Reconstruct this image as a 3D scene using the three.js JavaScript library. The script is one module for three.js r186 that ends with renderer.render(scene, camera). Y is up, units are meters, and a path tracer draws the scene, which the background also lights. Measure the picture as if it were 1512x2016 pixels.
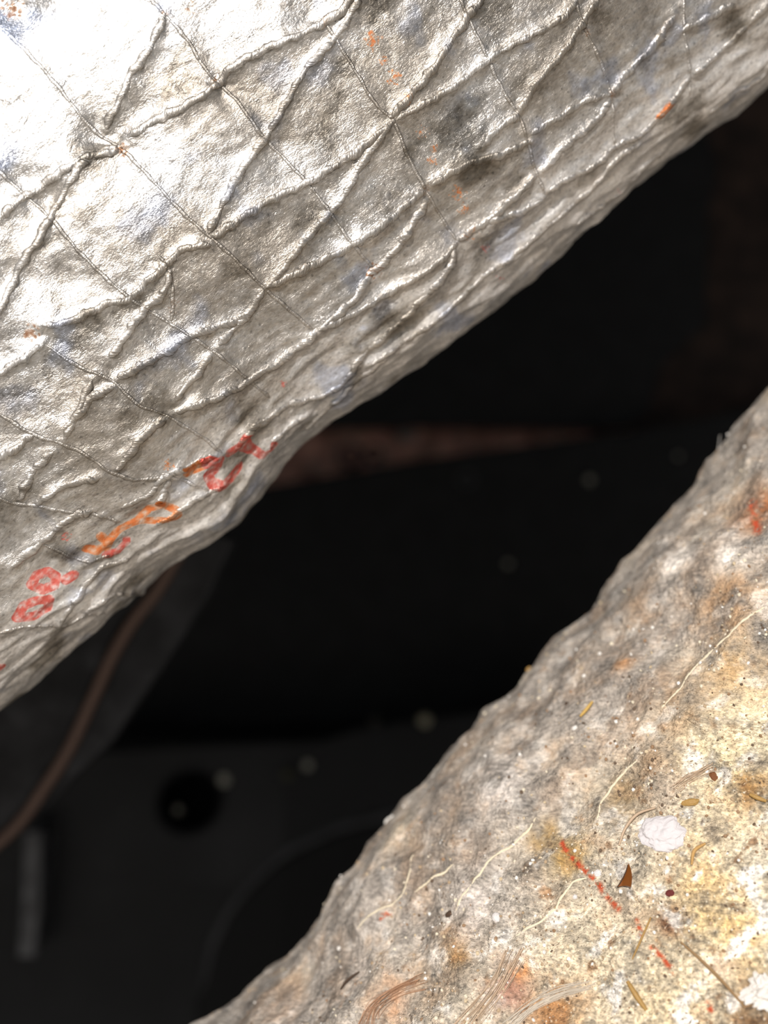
import * as THREE from 'three';
import { mergeGeometries } from 'three/addons/utils/BufferGeometryUtils.js';
import { RoundedBoxGeometry } from 'three/addons/geometries/RoundedBoxGeometry.js';

// ---------------------------------------------------------------- camera, sky, sun, exposure
const scene = new THREE.Scene();
const EYE = new THREE.Vector3(0, 0.4, 0), TAN = Math.tan(THREE.MathUtils.degToRad(25));
const camera = new THREE.PerspectiveCamera(50, 1512 / 2016, 0.02, 50);
camera.position.copy(EYE);
camera.lookAt(0, 0.4, -1);
camera.focus = 0.2;
camera.userData.fStop = 7.5;
const SKY = 0.36;
const TO_SUN = new THREE.Vector3(-0.2, 0.45, 0.85).normalize();
{ // a hazy, almost white sky
  const W = 256, H = 128, data = new Float32Array(W * H * 4);
  for (let y = 0, o = 0; y < H; y++) for (let x = 0; x < W; x++, o += 4) {
    const el = (y + 0.5) / H * Math.PI - Math.PI / 2, up = Math.max(0, Math.sin(el)), az = ((x + 0.5) / W - 0.5) * 2 * Math.PI;
    const near = Math.max(0, Math.cos(el) * Math.cos(az) * TO_SUN.x + Math.sin(el) * TO_SUN.y + Math.cos(el) * Math.sin(az) * TO_SUN.z);
    const k = SKY * (1 - 0.3 * up + 0.9 * near ** 6);
    data[o] = k * (0.95 - 0.14 * up); data[o + 1] = k * (0.96 - 0.07 * up); data[o + 2] = k; data[o + 3] = 1;
  }
  const t = new THREE.DataTexture(data, W, H, THREE.RGBAFormat, THREE.FloatType);
  t.mapping = THREE.EquirectangularReflectionMapping; t.magFilter = THREE.LinearFilter; t.needsUpdate = true;
  scene.background = scene.environment = t;
}
const sun = new THREE.DirectionalLight(new THREE.Color(1, 0.95, 0.91), 4.9);
sun.name = 'sun';
sun.position.copy(EYE).addScaledVector(TO_SUN, 3);
sun.target.position.set(0, 0.4, -0.25);
sun.castShadow = true;
Object.assign(sun.shadow.camera, { left: -0.6, right: 0.6, top: 0.6, bottom: -0.6, near: 0.5, far: 5 });
sun.shadow.mapSize.set(2048, 2048);
scene.add(sun, sun.target);
const renderer = new THREE.WebGLRenderer();
renderer.toneMapping = THREE.LinearToneMapping;
renderer.toneMappingExposure = 1.0;
renderer.shadowMap.enabled = true;

// ---------------------------------------------------------------- helpers
let seed = 7;
const rnd = () => { seed = (seed + 0x6d2b79f5) | 0; let t = Math.imul(seed ^ (seed >>> 15), 1 | seed); t = (t + Math.imul(t ^ (t >>> 7), 61 | t)) ^ t; return ((t ^ (t >>> 14)) >>> 0) / 4294967296; };
const between = (a, b) => a + (b - a) * rnd();
const clamp = THREE.MathUtils.clamp, smooth = (x, a, b) => { const f = clamp((x - a) / (b - a), 0, 1); return f * f * (3 - 2 * f); }, lerp = THREE.MathUtils.lerp;
const perm = new Uint8Array(512);
{ const p = [...Array(256).keys()]; for (let i = 255; i > 0; i--) { const j = Math.floor(rnd() * (i + 1)); [p[i], p[j]] = [p[j], p[i]]; } for (let i = 0; i < 512; i++) perm[i] = p[i & 255]; }
const GX = Float32Array.from({ length: 16 }, (_, i) => Math.cos(i * Math.PI / 8)), GY = Float32Array.from({ length: 16 }, (_, i) => Math.sin(i * Math.PI / 8));
function noise(x, y) {                                            // gradient noise, about -0.7 .. 0.7
  const xi = Math.floor(x), yi = Math.floor(y), fx = x - xi, fy = y - yi, X = xi & 255, Y = yi & 255;
  const u = fx * fx * fx * (fx * (fx * 6 - 15) + 10), v = fy * fy * fy * (fy * (fy * 6 - 15) + 10);
  const a = perm[perm[X] + Y] & 15, b = perm[perm[X + 1] + Y] & 15, c = perm[perm[X] + Y + 1] & 15, d = perm[perm[X + 1] + Y + 1] & 15;
  const p = GX[a] * fx + GY[a] * fy, q = GX[b] * (fx - 1) + GY[b] * fy, r = GX[c] * fx + GY[c] * (fy - 1), s = GX[d] * (fx - 1) + GY[d] * (fy - 1);
  return (p + (q - p) * u) * (1 - v) + (r + (s - r) * u) * v;
}
function fbm(x, y, n) { let s = 0, a = 1; for (let i = 0; i < n; i++) { s += a * noise(x, y); x = x * 2.03 + 17.3; y = y * 2.03 + 5.1; a *= 0.5; } return s; }
function ridged(x, y, n) { let s = 0, a = 1; for (let i = 0; i < n; i++) { s += a * (1 - Math.min(1, 2.6 * Math.abs(noise(x, y)))); x = x * 2.03 + 9.7; y = y * 2.03 + 3.3; a *= 0.5; } return s; }
const V = (x, y, z) => new THREE.Vector3(x, y, z);
const taken = {};
function numbered(name) { const n = (taken[name] = (taken[name] ?? -1) + 1); return n ? name + '_' + String(n).padStart(3, '0') : name; }
function mesh(name, geometry, material, parent) {
  const m = new THREE.Mesh(geometry, material);
  m.name = parent === scene ? numbered(name) : name;
  if (parent !== scene) { const k = parent.children.filter((c) => c.userData.plain === name).length; if (k) m.name = name + '_' + String(k).padStart(3, '0'); m.userData.plain = name; }
  m.castShadow = m.receiveShadow = true;
  parent.add(m);
  return m;
}
function thing(name, label, category, at = [0, 0, 0], group) {
  const o = new THREE.Group();
  o.name = numbered(name); o.position.set(...at); o.userData = { label, category };
  if (group) o.userData.group = group;
  scene.add(o);
  return o;
}
function tag(o, label, category, group) { o.userData = { label, category }; if (group) o.userData.group = group; return o; }
function structure(name, geometry, material) { const o = mesh(name, geometry, material, scene); o.userData = { kind: 'structure' }; return o; }
// where the sight line towards a place in the picture meets the plane at depth z (metres in front of the eye)
const at = (px, py, z) => V((px - 756) / 1008 * TAN * z, EYE.y + (1008 - py) / 1008 * TAN * z, -z);

function canvasTexture(w, h, fill, srgb = true, wrap = THREE.RepeatWrapping) {   // fill(x, y) -> [r, g, b] 0..1
  const data = new Uint8Array(w * h * 4);
  for (let y = 0, o = 0; y < h; y++) for (let x = 0; x < w; x++, o += 4) {
    const c = fill(x, y);
    data[o] = clamp(c[0], 0, 1) * 255; data[o + 1] = clamp(c[1], 0, 1) * 255; data[o + 2] = clamp(c[2], 0, 1) * 255; data[o + 3] = 255;
  }
  const t = new THREE.DataTexture(data, w, h);
  t.magFilter = THREE.LinearFilter; t.minFilter = THREE.LinearMipmapLinearFilter; t.generateMipmaps = true;
  t.wrapS = t.wrapT = wrap; if (srgb) t.colorSpace = THREE.SRGBColorSpace; t.needsUpdate = true;
  return t;
}

// ---------------------------------------------------------------- padded bodies: a closed bolster with one rounded long edge
// u runs along the edge, t across it (0 at the very edge, negative on the face towards the opening, positive round the back), both in mm
class Body {
  constructor({ origin, along, facing, turn, front, back, deep, edgeLine }) {
    this.O = origin; this.E = along.clone().normalize();
    this.F = facing.clone().addScaledVector(this.E, -facing.dot(this.E)).normalize();
    this.N = new THREE.Vector3().crossVectors(this.E, this.F).normalize();
    if (this.N.dot(turn) < 0) this.N.negate();
    this.front = front; this.back = back;
    // profile by stepping along the arc
    this.step = 0.5; this.t0 = -460; const n = 1440;                // -460 .. 260 mm
    this.pn = new Float32Array(n + 1); this.pz = new Float32Array(n + 1); this.ph = new Float32Array(n + 1);
    const phi = (t) => t < 0 ? Math.max(front.least, 90 - front.a * (1 - Math.exp(t / front.tau)) + front.b * t) : 90 + 90 * (1 - Math.exp(-t / back.tau));
    const mid = 920;
    for (let i = 0; i <= n; i++) this.ph[i] = phi(this.t0 + i * this.step) * Math.PI / 180;
    for (let i = mid + 1; i <= n; i++) { const f = (this.ph[i] + this.ph[i - 1]) / 2; this.pn[i] = this.pn[i - 1] + this.step * Math.cos(f); this.pz[i] = this.pz[i - 1] - this.step * Math.sin(f); }
    for (let i = mid - 1; i >= 0; i--) { const f = (this.ph[i] + this.ph[i + 1]) / 2; this.pn[i] = this.pn[i + 1] - this.step * Math.cos(f); this.pz[i] = this.pz[i + 1] + this.step * Math.sin(f); }
    this.off = new Float32Array(61); this.u0 = -180; this.uStep = 6; // how far the edge wanders, in mm, at 61 places
    this.h = () => 0;
    this.fit(edgeLine);
  }
  profile(t) { const x = clamp((t - this.t0) / this.step, 0, 1439.999), i = Math.floor(x), f = x - i; return [lerp(this.pn[i], this.pn[i + 1], f), lerp(this.pz[i], this.pz[i + 1], f), lerp(this.ph[i], this.ph[i + 1], f)]; }
  wander(u) { const x = clamp((u - this.u0) / this.uStep, 0, 59.999), i = Math.floor(x), f = x - i, s = f * f * (3 - 2 * f); return lerp(this.off[i], this.off[i + 1], s); }
  base(u, t, out = V()) {
    const [n, z] = this.profile(t), w = this.wander(u) * Math.exp(-Math.abs(t) / 60);
    return out.copy(this.O).addScaledVector(this.E, u / 1000).addScaledVector(this.N, (n + w) / 1000).addScaledVector(this.F, z / 1000);
  }
  normal(t, out = V()) { const f = this.profile(t)[2]; return out.set(0, 0, 0).addScaledVector(this.F, Math.cos(f)).addScaledVector(this.N, Math.sin(f)); }
  point(u, t, lift = 0) { return this.base(u, t).addScaledVector(this.normal(t), (this.h(u, t) + lift) / 1000); }
  static seen(p) { const z = -(p.z - EYE.z); return [756 + (p.x - EYE.x) / z / TAN * 1008, 1008 - (p.y - EYE.y) / z / TAN * 1008]; }
  fit(line) {                                                      // lets the edge follow the wavy outline of the thing
    const a = line[0], b = line[line.length - 1], L = Math.hypot(b[0] - a[0], b[1] - a[1]), e = [(b[0] - a[0]) / L, (b[1] - a[1]) / L];
    let m = [-e[1], e[0]]; if (m[0] * this.N.x - m[1] * this.N.y < 0) m = [-m[0], -m[1]];
    const al = line.map((p) => [(p[0] - a[0]) * e[0] + (p[1] - a[1]) * e[1], (p[0] - a[0]) * m[0] + (p[1] - a[1]) * m[1]]).sort((p, q) => p[0] - q[0]);
    const want = (s) => { if (s <= al[0][0]) return al[0][1]; for (let i = 1; i < al.length; i++) if (s <= al[i][0]) return lerp(al[i - 1][1], al[i][1], (s - al[i - 1][0]) / (al[i][0] - al[i - 1][0])); return al[al.length - 1][1]; };
    for (let k = 0; k < 6; k++) for (let i = 0; i < 61; i++) {
      let best = -1e9, s = 0, dz = 0; const u = this.u0 + i * this.uStep;
      for (let t = -40; t < 60; t += 1) { const p = this.base(u, t), q = Body.seen(p), d = (q[0] - a[0]) * m[0] + (q[1] - a[1]) * m[1]; if (d > best) { best = d; s = (q[0] - a[0]) * e[0] + (q[1] - a[1]) * e[1]; dz = -p.z; } }
      this.off[i] += (want(s) - best) * dz * TAN / 1.008 * 0.9;
    }
    this.cells = [];
    for (let u = -170; u <= 170; u += 4) for (let t = -200; t <= 14; t += 4) this.cells.push([u, t, ...Body.seen(this.base(u, t))]);
  }
  under(px, py) {                                                  // surface place (u, t) met by a sight line
    let best = null, d = 1e9;
    for (const c of this.cells) { const q = (c[2] - px) ** 2 + (c[3] - py) ** 2; if (q < d) { d = q; best = c; } }
    let [u, t] = best;
    for (let k = 0; k < 12; k++) {
      const p = Body.seen(this.base(u, t)), a = Body.seen(this.base(u + 0.2, t)), b = Body.seen(this.base(u, t + 0.2));
      const ux = (a[0] - p[0]) / 0.2, uy = (a[1] - p[1]) / 0.2, tx = (b[0] - p[0]) / 0.2, ty = (b[1] - p[1]) / 0.2, D = ux * ty - uy * tx;
      if (Math.abs(D) < 3) break;
      const ex = px - p[0], ey = py - p[1];
      u += clamp((ex * ty - ey * tx) / D, -3, 3); t += clamp((ux * ey - uy * ex) / D, -2, 2);
      t = Math.min(t, 12);
    }
    return [u, t];
  }
  // the closed skin: fine where it is seen, coarse behind
  skin(us, ts, flip) {
    const nu = us.length, nt = ts.length, pos = new Float32Array(nu * nt * 3), uv = new Float32Array(nu * nt * 2), index = [], p = V(), nn = V();
    for (let j = 0, k = 0; j < nt; j++) for (let i = 0; i < nu; i++, k++) {
      this.base(us[i], ts[j], p).addScaledVector(this.normal(ts[j], nn), this.h(us[i], ts[j]) / 1000);
      p.toArray(pos, k * 3); uv[2 * k] = us[i] / 1000; uv[2 * k + 1] = ts[j] / 1000;
    }
    const quad = (a, b, c, d) => flip ? index.push(a, c, b, a, d, c) : index.push(a, b, c, a, c, d);
    for (let j = 0; j < nt; j++) for (let i = 0; i + 1 < nu; i++) { const J = (j + 1) % nt; quad(j * nu + i, j * nu + i + 1, J * nu + i + 1, J * nu + i); }
    for (const i of [0, nu - 1]) for (let j = 1; j < nt - 1; j++) { const a = i, b = j * nu + i, c = (j + 1) * nu + i; (i === 0) !== !!flip ? index.push(a, b, c) : index.push(a, c, b); }
    const g = new THREE.BufferGeometry();
    g.setAttribute('position', new THREE.BufferAttribute(pos, 3)); g.setAttribute('uv', new THREE.BufferAttribute(uv, 2)); g.setIndex(index);
    g.computeVertexNormals();
    return g;
  }
}
function spacing(a, b, fine, lo, hi, coarse) { const s = []; for (let x = lo; x < a; x += coarse) s.push(x); for (let x = a; x <= b; x += fine) s.push(x); for (let x = b + coarse; x <= hi; x += coarse) s.push(x); return s; }
function resample(pts, gap) {                                      // a smooth line through points (u, t)
  const c = new THREE.CatmullRomCurve3(pts.map((p) => V(p[0], p[1], 0)), false, 'centripetal');
  return c.getSpacedPoints(Math.max(3, Math.ceil(c.getLength() / gap))).map((p) => [p.x, p.y]);
}
// distance in mm to the nearest of some lines, kept in a raster over (u, t)
class Field {
  constructor(u0, u1, t0, t1, cell, most) { Object.assign(this, { u0, t0, cell, most }); this.w = Math.ceil((u1 - u0) / cell) + 1; this.hh = Math.ceil((t1 - t0) / cell) + 1; this.d = new Float32Array(this.w * this.hh).fill(most); this.k = new Float32Array(this.w * this.hh); }
  add(line, weight) {
    const r = Math.ceil(this.most / this.cell);
    for (const [u, t] of line) {
      const x = (u - this.u0) / this.cell, y = (t - this.t0) / this.cell;
      for (let j = Math.max(0, Math.floor(y) - r); j <= Math.min(this.hh - 1, Math.floor(y) + r); j++) for (let i = Math.max(0, Math.floor(x) - r); i <= Math.min(this.w - 1, Math.floor(x) + r); i++) {
        const d = Math.hypot(i - x, j - y) * this.cell, o = j * this.w + i;
        if (d < this.d[o]) { this.d[o] = d; this.k[o] = weight; }
      }
    }
  }
  at(u, t) {
    const x = clamp((u - this.u0) / this.cell, 0, this.w - 1.001), y = clamp((t - this.t0) / this.cell, 0, this.hh - 1.001), i = Math.floor(x), j = Math.floor(y), fx = x - i, fy = y - j, o = j * this.w + i;
    const mix = (a) => (a[o] * (1 - fx) + a[o + 1] * fx) * (1 - fy) + (a[o + this.w] * (1 - fx) + a[o + this.w + 1] * fx) * fy;
    return [mix(this.d), mix(this.k)];
  }
}
// one yarn of the scrim, lying half sunk in the skin of a body; lumps wind round it like the ply of a twisted yarn
function yarn(body, line, radius, twist, sink) {
  const pts = resample(line, 0.28), n = pts.length, ring = 9, pos = [], uv = [], index = [], phase = rnd() * 6, P = pts.map(([u, t]) => body.point(u, t));
  for (let i = 0; i < n; i++) {
    const [u, t] = pts[i], s = i * 0.28, tan = P[Math.min(n - 1, i + 1)].clone().sub(P[Math.max(0, i - 1)]).normalize();
    const nor = body.normal(t), side = V().crossVectors(tan, nor).normalize(); nor.crossVectors(side, tan);
    const end = Math.min(1, (i + 0.3) / 5, (n - 0.7 - i) / 5), wide = (0.82 + 0.55 * noise(s * 0.33 + phase, 3.3 + phase) + 0.25 * noise(s * 1.1, phase)) * Math.sqrt(Math.max(0.02, end));
    for (let k = 0; k <= ring; k++) {
      const a = k / ring * Math.PI * 2, r = radius * wide * (1 + twist * Math.sin(a + s * 1.5 + phase + 2 * noise(s * 0.4, phase)) * 0.6 + twist * 0.5 * noise(s * 2.2 + phase, a));
      const p = P[i].clone().addScaledVector(nor, (0.75 * r * Math.sin(a) - sink * radius) / 1000).addScaledVector(side, 1.45 * r * Math.cos(a) / 1000);
      pos.push(p.x, p.y, p.z); uv.push((u + r * Math.cos(a)) / 1000, (t + r * Math.sin(a)) / 1000);
      if (i && k) { const o = i * (ring + 1) + k; index.push(o - ring - 2, o - 1, o, o - ring - 2, o, o - ring - 1); }
    }
  }
  const g = new THREE.BufferGeometry();
  g.setAttribute('position', new THREE.Float32BufferAttribute(pos, 3)); g.setAttribute('uv', new THREE.Float32BufferAttribute(uv, 2)); g.setIndex(index); g.computeVertexNormals();
  return g;
}
function tube(points, radius, sides = 10, gap = 60) { return new THREE.TubeGeometry(new THREE.CatmullRomCurve3(points), gap, radius, sides); }

// ---------------------------------------------------------------- plain materials of the housing
const speckle = canvasTexture(512, 512, (x, y) => { const a = 0.62 + 0.35 * fbm(x / 60, y / 60, 5) + (noise(x / 2.1, y / 2.1) > 0.5 ? 0.3 : 0); return [a, a, a]; });
const grime = (hex, rough, metal = 0) => new THREE.MeshStandardMaterial({ color: hex, roughness: rough, metalness: metal, map: speckle, bumpMap: speckle, bumpScale: 0.0004 });
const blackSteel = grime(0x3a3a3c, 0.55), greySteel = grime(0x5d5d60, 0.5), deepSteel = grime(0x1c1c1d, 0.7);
const boxSteel = grime(0x3f3f41, 0.65), barSteel = grime(0x505053, 0.75), stripSteel = grime(0xa5a5a8, 0.45), dimmedRust = grime(0x5a4439, 0.8), ribHighlight = grime(0x858588, 0.5), brightSteel = new THREE.MeshStandardMaterial({ color: 0xc8c4b4, roughness: 0.4 });
const rust = new THREE.MeshStandardMaterial({
  roughness: 0.85, map: canvasTexture(512, 256, (x, y) => { const a = fbm(x / 55, y / 40, 4), b = fbm(x / 18 + 40, y / 18, 3); return b > 0.38 ? [0.62, 0.58, 0.55] : [0.70 + 0.3 * a, 0.52 + 0.25 * a + 0.05 * b, 0.45 + 0.22 * a]; }),
});
const concrete = new THREE.MeshStandardMaterial({ roughness: 0.9, map: canvasTexture(512, 512, (x, y) => { const a = 0.8 + 0.1 * fbm(x / 90, y / 90, 5); return [a, a * 0.97, a * 0.92]; }) });

// ---------------------------------------------------------------- the setting: a dark open-fronted housing and the ground before it
function box(x0, x1, y0, y1, z0, z1, r = 0) { const g = r ? new RoundedBoxGeometry(x1 - x0, y1 - y0, z1 - z0, 2, r) : new THREE.BoxGeometry(x1 - x0, y1 - y0, z1 - z0); g.translate((x0 + x1) / 2, (y0 + y1) / 2, (z0 + z1) / 2); return g; }
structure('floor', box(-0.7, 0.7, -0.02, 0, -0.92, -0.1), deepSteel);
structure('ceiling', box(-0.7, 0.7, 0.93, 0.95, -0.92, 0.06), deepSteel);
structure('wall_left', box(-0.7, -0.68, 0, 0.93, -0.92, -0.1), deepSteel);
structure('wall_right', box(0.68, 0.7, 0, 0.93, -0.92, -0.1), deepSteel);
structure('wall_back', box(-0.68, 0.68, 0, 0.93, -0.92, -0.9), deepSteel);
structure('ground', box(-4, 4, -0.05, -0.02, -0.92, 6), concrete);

// ---------------------------------------------------------------- the foil-faced blanket, upper left
const foilBody = new Body({
  origin: at(756, 777, 0.232), along: V(0.777, 0.63, -0.05), facing: V(0, 0, 1), turn: V(1, -1, 0),
  front: { a: 66, tau: 20, b: 0.22, least: -14 }, back: { tau: 62 },
  edgeLine: [[-60, 1432], [0, 1390], [75, 1332], [190, 1232], [290, 1132], [370, 1082], [450, 1040], [520, 960], [600, 872], [660, 822], [720, 788], [790, 742], [860, 690], [960, 610], [1030, 560], [1080, 516], [1110, 478], [1170, 430], [1230, 380], [1340, 292], [1410, 236], [1470, 195], [1512, 160], [1580, 105]],
});
const thick = [
  [[0, 430], [35, 395], [70, 372], [145, 322], [205, 295], [240, 285]],
  [[250, 270], [305, 237], [360, 212], [425, 168], [455, 135], [530, 95], [580, 75], [640, 45], [680, 15], [695, -12]],
  [[240, 288], [160, 325], [130, 370], [105, 415], [70, 480], [40, 520], [12, 585], [-8, 625]],
  [[325, 30], [290, 105], [258, 145], [235, 195], [205, 250]],
  [[708, -12], [690, 30], [660, 75], [600, 140], [565, 200], [525, 268], [470, 345], [440, 400], [410, 460]],
  [[418, 468], [475, 430], [540, 390], [605, 360], [670, 320], [720, 285], [775, 238]],
  [[770, 232], [806, 190], [856, 130], [906, 55], [955, -8]],
  [[780, 236], [830, 208], [886, 175], [966, 115], [1036, 75], [1106, 35], [1130, 2]],
  [[772, 240], [715, 320], [675, 390], [645, 425], [610, 465], [575, 505], [540, 549], [520, 567]],
  [[518, 570], [500, 600], [478, 624], [410, 649], [370, 664], [325, 694], [280, 719], [230, 746]],
  [[500, 604], [474, 634], [430, 680]],
  [[526, 566], [600, 530], [680, 490], [750, 445], [800, 405], [838, 374]],
  [[850, 365], [916, 325], [981, 305], [1040, 278]],
  [[1041, 265], [1096, 230], [1156, 195], [1196, 185]],
  [[946, 290], [971, 260], [1016, 225], [1056, 160], [1106, 100], [1136, 55], [1175, -2]],
  [[842, 398], [800, 465], [760, 515], [730, 545], [700, 585], [650, 630], [624, 650]],
  [[622, 652], [565, 700], [495, 740], [475, 756], [425, 779], [345, 809]],
  [[630, 645], [700, 615], [770, 575], [825, 540], [880, 495], [900, 476]],
  [[895, 482], [880, 525], [825, 590], [800, 620], [750, 665], [700, 710], [675, 745], [625, 775], [550, 800], [500, 840]],
  [[902, 474], [966, 430], [1006, 390], [1046, 345]],
  [[1068, 384], [1026, 415], [956, 440], [903, 472]],
  [[1196, 198], [1161, 240], [1106, 285], [1061, 338]],
  [[1512, 4], [1471, 50], [1441, 80], [1361, 145]],
  [[1356, 150], [1336, 175], [1301, 215], [1256, 260], [1206, 285], [1166, 320], [1106, 350], [1074, 372]],
  [[1246, 280], [1201, 315], [1156, 370], [1096, 425], [1040, 474], [990, 516], [945, 548], [900, 590], [865, 620], [800, 665], [725, 710]],
  [[1341, 60], [1391, 35], [1445, 8]],
  [[1202, 180], [1221, 155], [1256, 120], [1286, 90], [1328, 30]],
  [[1366, 235], [1416, 195], [1486, 150], [1512, 118]],
  [[1306, 295], [1266, 320], [1216, 370], [1171, 405], [1126, 435]],
  [[80, 641], [135, 634], [210, 599], [258, 587], [290, 554], [320, 529], [360, 492], [415, 482]],
  [[-6, 740], [50, 704], [86, 677]],
  [[335, 535], [320, 579], [290, 604], [250, 659], [215, 704]],
  [[225, 761], [185, 779], [160, 809], [125, 844]],
  [[182, 745], [165, 784], [145, 830], [125, 869]],
  [[-5, 906], [35, 879], [65, 857]],
  [[415, 699], [390, 732], [360, 764], [345, 789]],
  [[325, 822], [280, 854], [250, 894], [225, 921]],
  [[105, 889], [65, 929], [40, 984]],
  [[200, 934], [125, 954], [70, 994]],
  [[425, 894], [365, 919], [322, 934], [290, 969], [235, 994]],
  [[330, 939], [320, 969], [303, 990]],
  [[182, 1000], [140, 1015], [105, 1045], [70, 1078], [20, 1118]],
  [[440, 950], [390, 975], [350, 1000], [300, 1030]],
  [[555, 799], [500, 834], [460, 884]],
  [[600, 812], [545, 852], [525, 876]],
  [[755, 700], [690, 752], [640, 800], [598, 842]],
  [[250, 1088], [190, 1115], [140, 1180], [115, 1225]],
  [[270, 1132], [215, 1158], [165, 1190]],
];
const thin = [
  [[-10, 42], [60, 110], [110, 165], [180, 250], [240, 293], [300, 355], [360, 420], [405, 460], [440, 490], [480, 528], [525, 572], [570, 610], [615, 648]],
  [[290, -8], [325, 30], [370, 80], [400, 130], [425, 158], [460, 190], [520, 270], [560, 310], [605, 360], [645, 410], [690, 475], [738, 530]],
  [[640, 45], [660, 76], [700, 140], [740, 205], [775, 238], [800, 300], [838, 372], [870, 425], [900, 476]],
  [[902, -10], [926, 45], [961, 120], [1001, 200], [1021, 230], [1036, 280], [1048, 325], [1068, 384]],
  [[1122, -10], [1151, 65], [1181, 130], [1198, 185], [1202, 240], [1205, 300]],
  [[1346, -10], [1346, 55], [1356, 145], [1352, 188]],
  [[-8, 332], [50, 385], [100, 430], [160, 500], [250, 583], [300, 616], [370, 659], [430, 699], [485, 744], [530, 781]],
  [[90, 679], [150, 719], [220, 749], [270, 794], [325, 816], [390, 854], [435, 889]],
  [[-8, 811], [65, 854], [120, 872], [170, 894], [215, 924], [265, 939], [330, 936], [410, 962]],
  [[-8, 978], [30, 993], [70, 995], [135, 1005], [180, 1007], [235, 1022]],
  [[85, 1072], [130, 1090], [160, 1100], [230, 1082]],
  [[-6, 1247], [50, 1230], [130, 1225], [155, 1208], [205, 1198]],
  [[310, 500], [335, 535], [340, 600], [338, 640]],
];
const lay = (body, lines) => lines.map((l) => l.map(([x, y]) => body.under(x, y)));
const thickUV = lay(foilBody, thick), thinUV = lay(foilBody, thin);
const ridges = new Field(-150, 150, -190, 20, 0.25, 7);
for (const l of thickUV) ridges.add(resample(l, 0.3), 1);
for (const l of thinUV) ridges.add(resample(l, 0.3), 0.45);
// hollows where the facing was pushed in, near some crossings
const hollows = [[205, 262, 4.5, 1.5], [36, 14, 5, 1.8], [92, 382, 4, 1.5], [290, 215, 3, 0.7], [445, 172, 2.5, 0.7], [735, 540, 4, 0.9], [545, 290, 4, 0.7], [30, 540, 4, 1.0], [330, 640, 5, 0.7], [480, 640, 6, 0.6], [870, 420, 6, 0.7], [30, 350, 3, 0.8], [600, 30, 4, 0.6], [130, 560, 4, 0.6]].map(([x, y, r, d]) => [...foilBody.under(x, y), r, d]);
foilBody.h = (u, t) => {
  const [d, k] = ridges.at(u, t), edge = smooth(t, -55, -8);
  let h = k * (0.32 * Math.exp(-d * d / 1.1) + 0.34 * Math.exp(-d / 2.6));
  h += 1.5 * fbm(u / 46, t / 46, 2) + 0.5 * fbm(u / 13 + 7, t / 11, 3) + 0.14 * fbm(u / 3.4, t / 2.4 + 9, 3);
  h += edge * (1.1 * fbm(u / 34 + 3, t / 7, 3) + 0.6 * ridged(u / 22, t / 5 + 4, 2) + 0.5 * noise(u / 7, t / 9));
  for (const [a, b, r, q] of hollows) { const s = ((u - a) ** 2 + (t - b) ** 2) / (r * r); if (s < 9) h -= q * Math.exp(-s); }
  return h;
};

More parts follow.
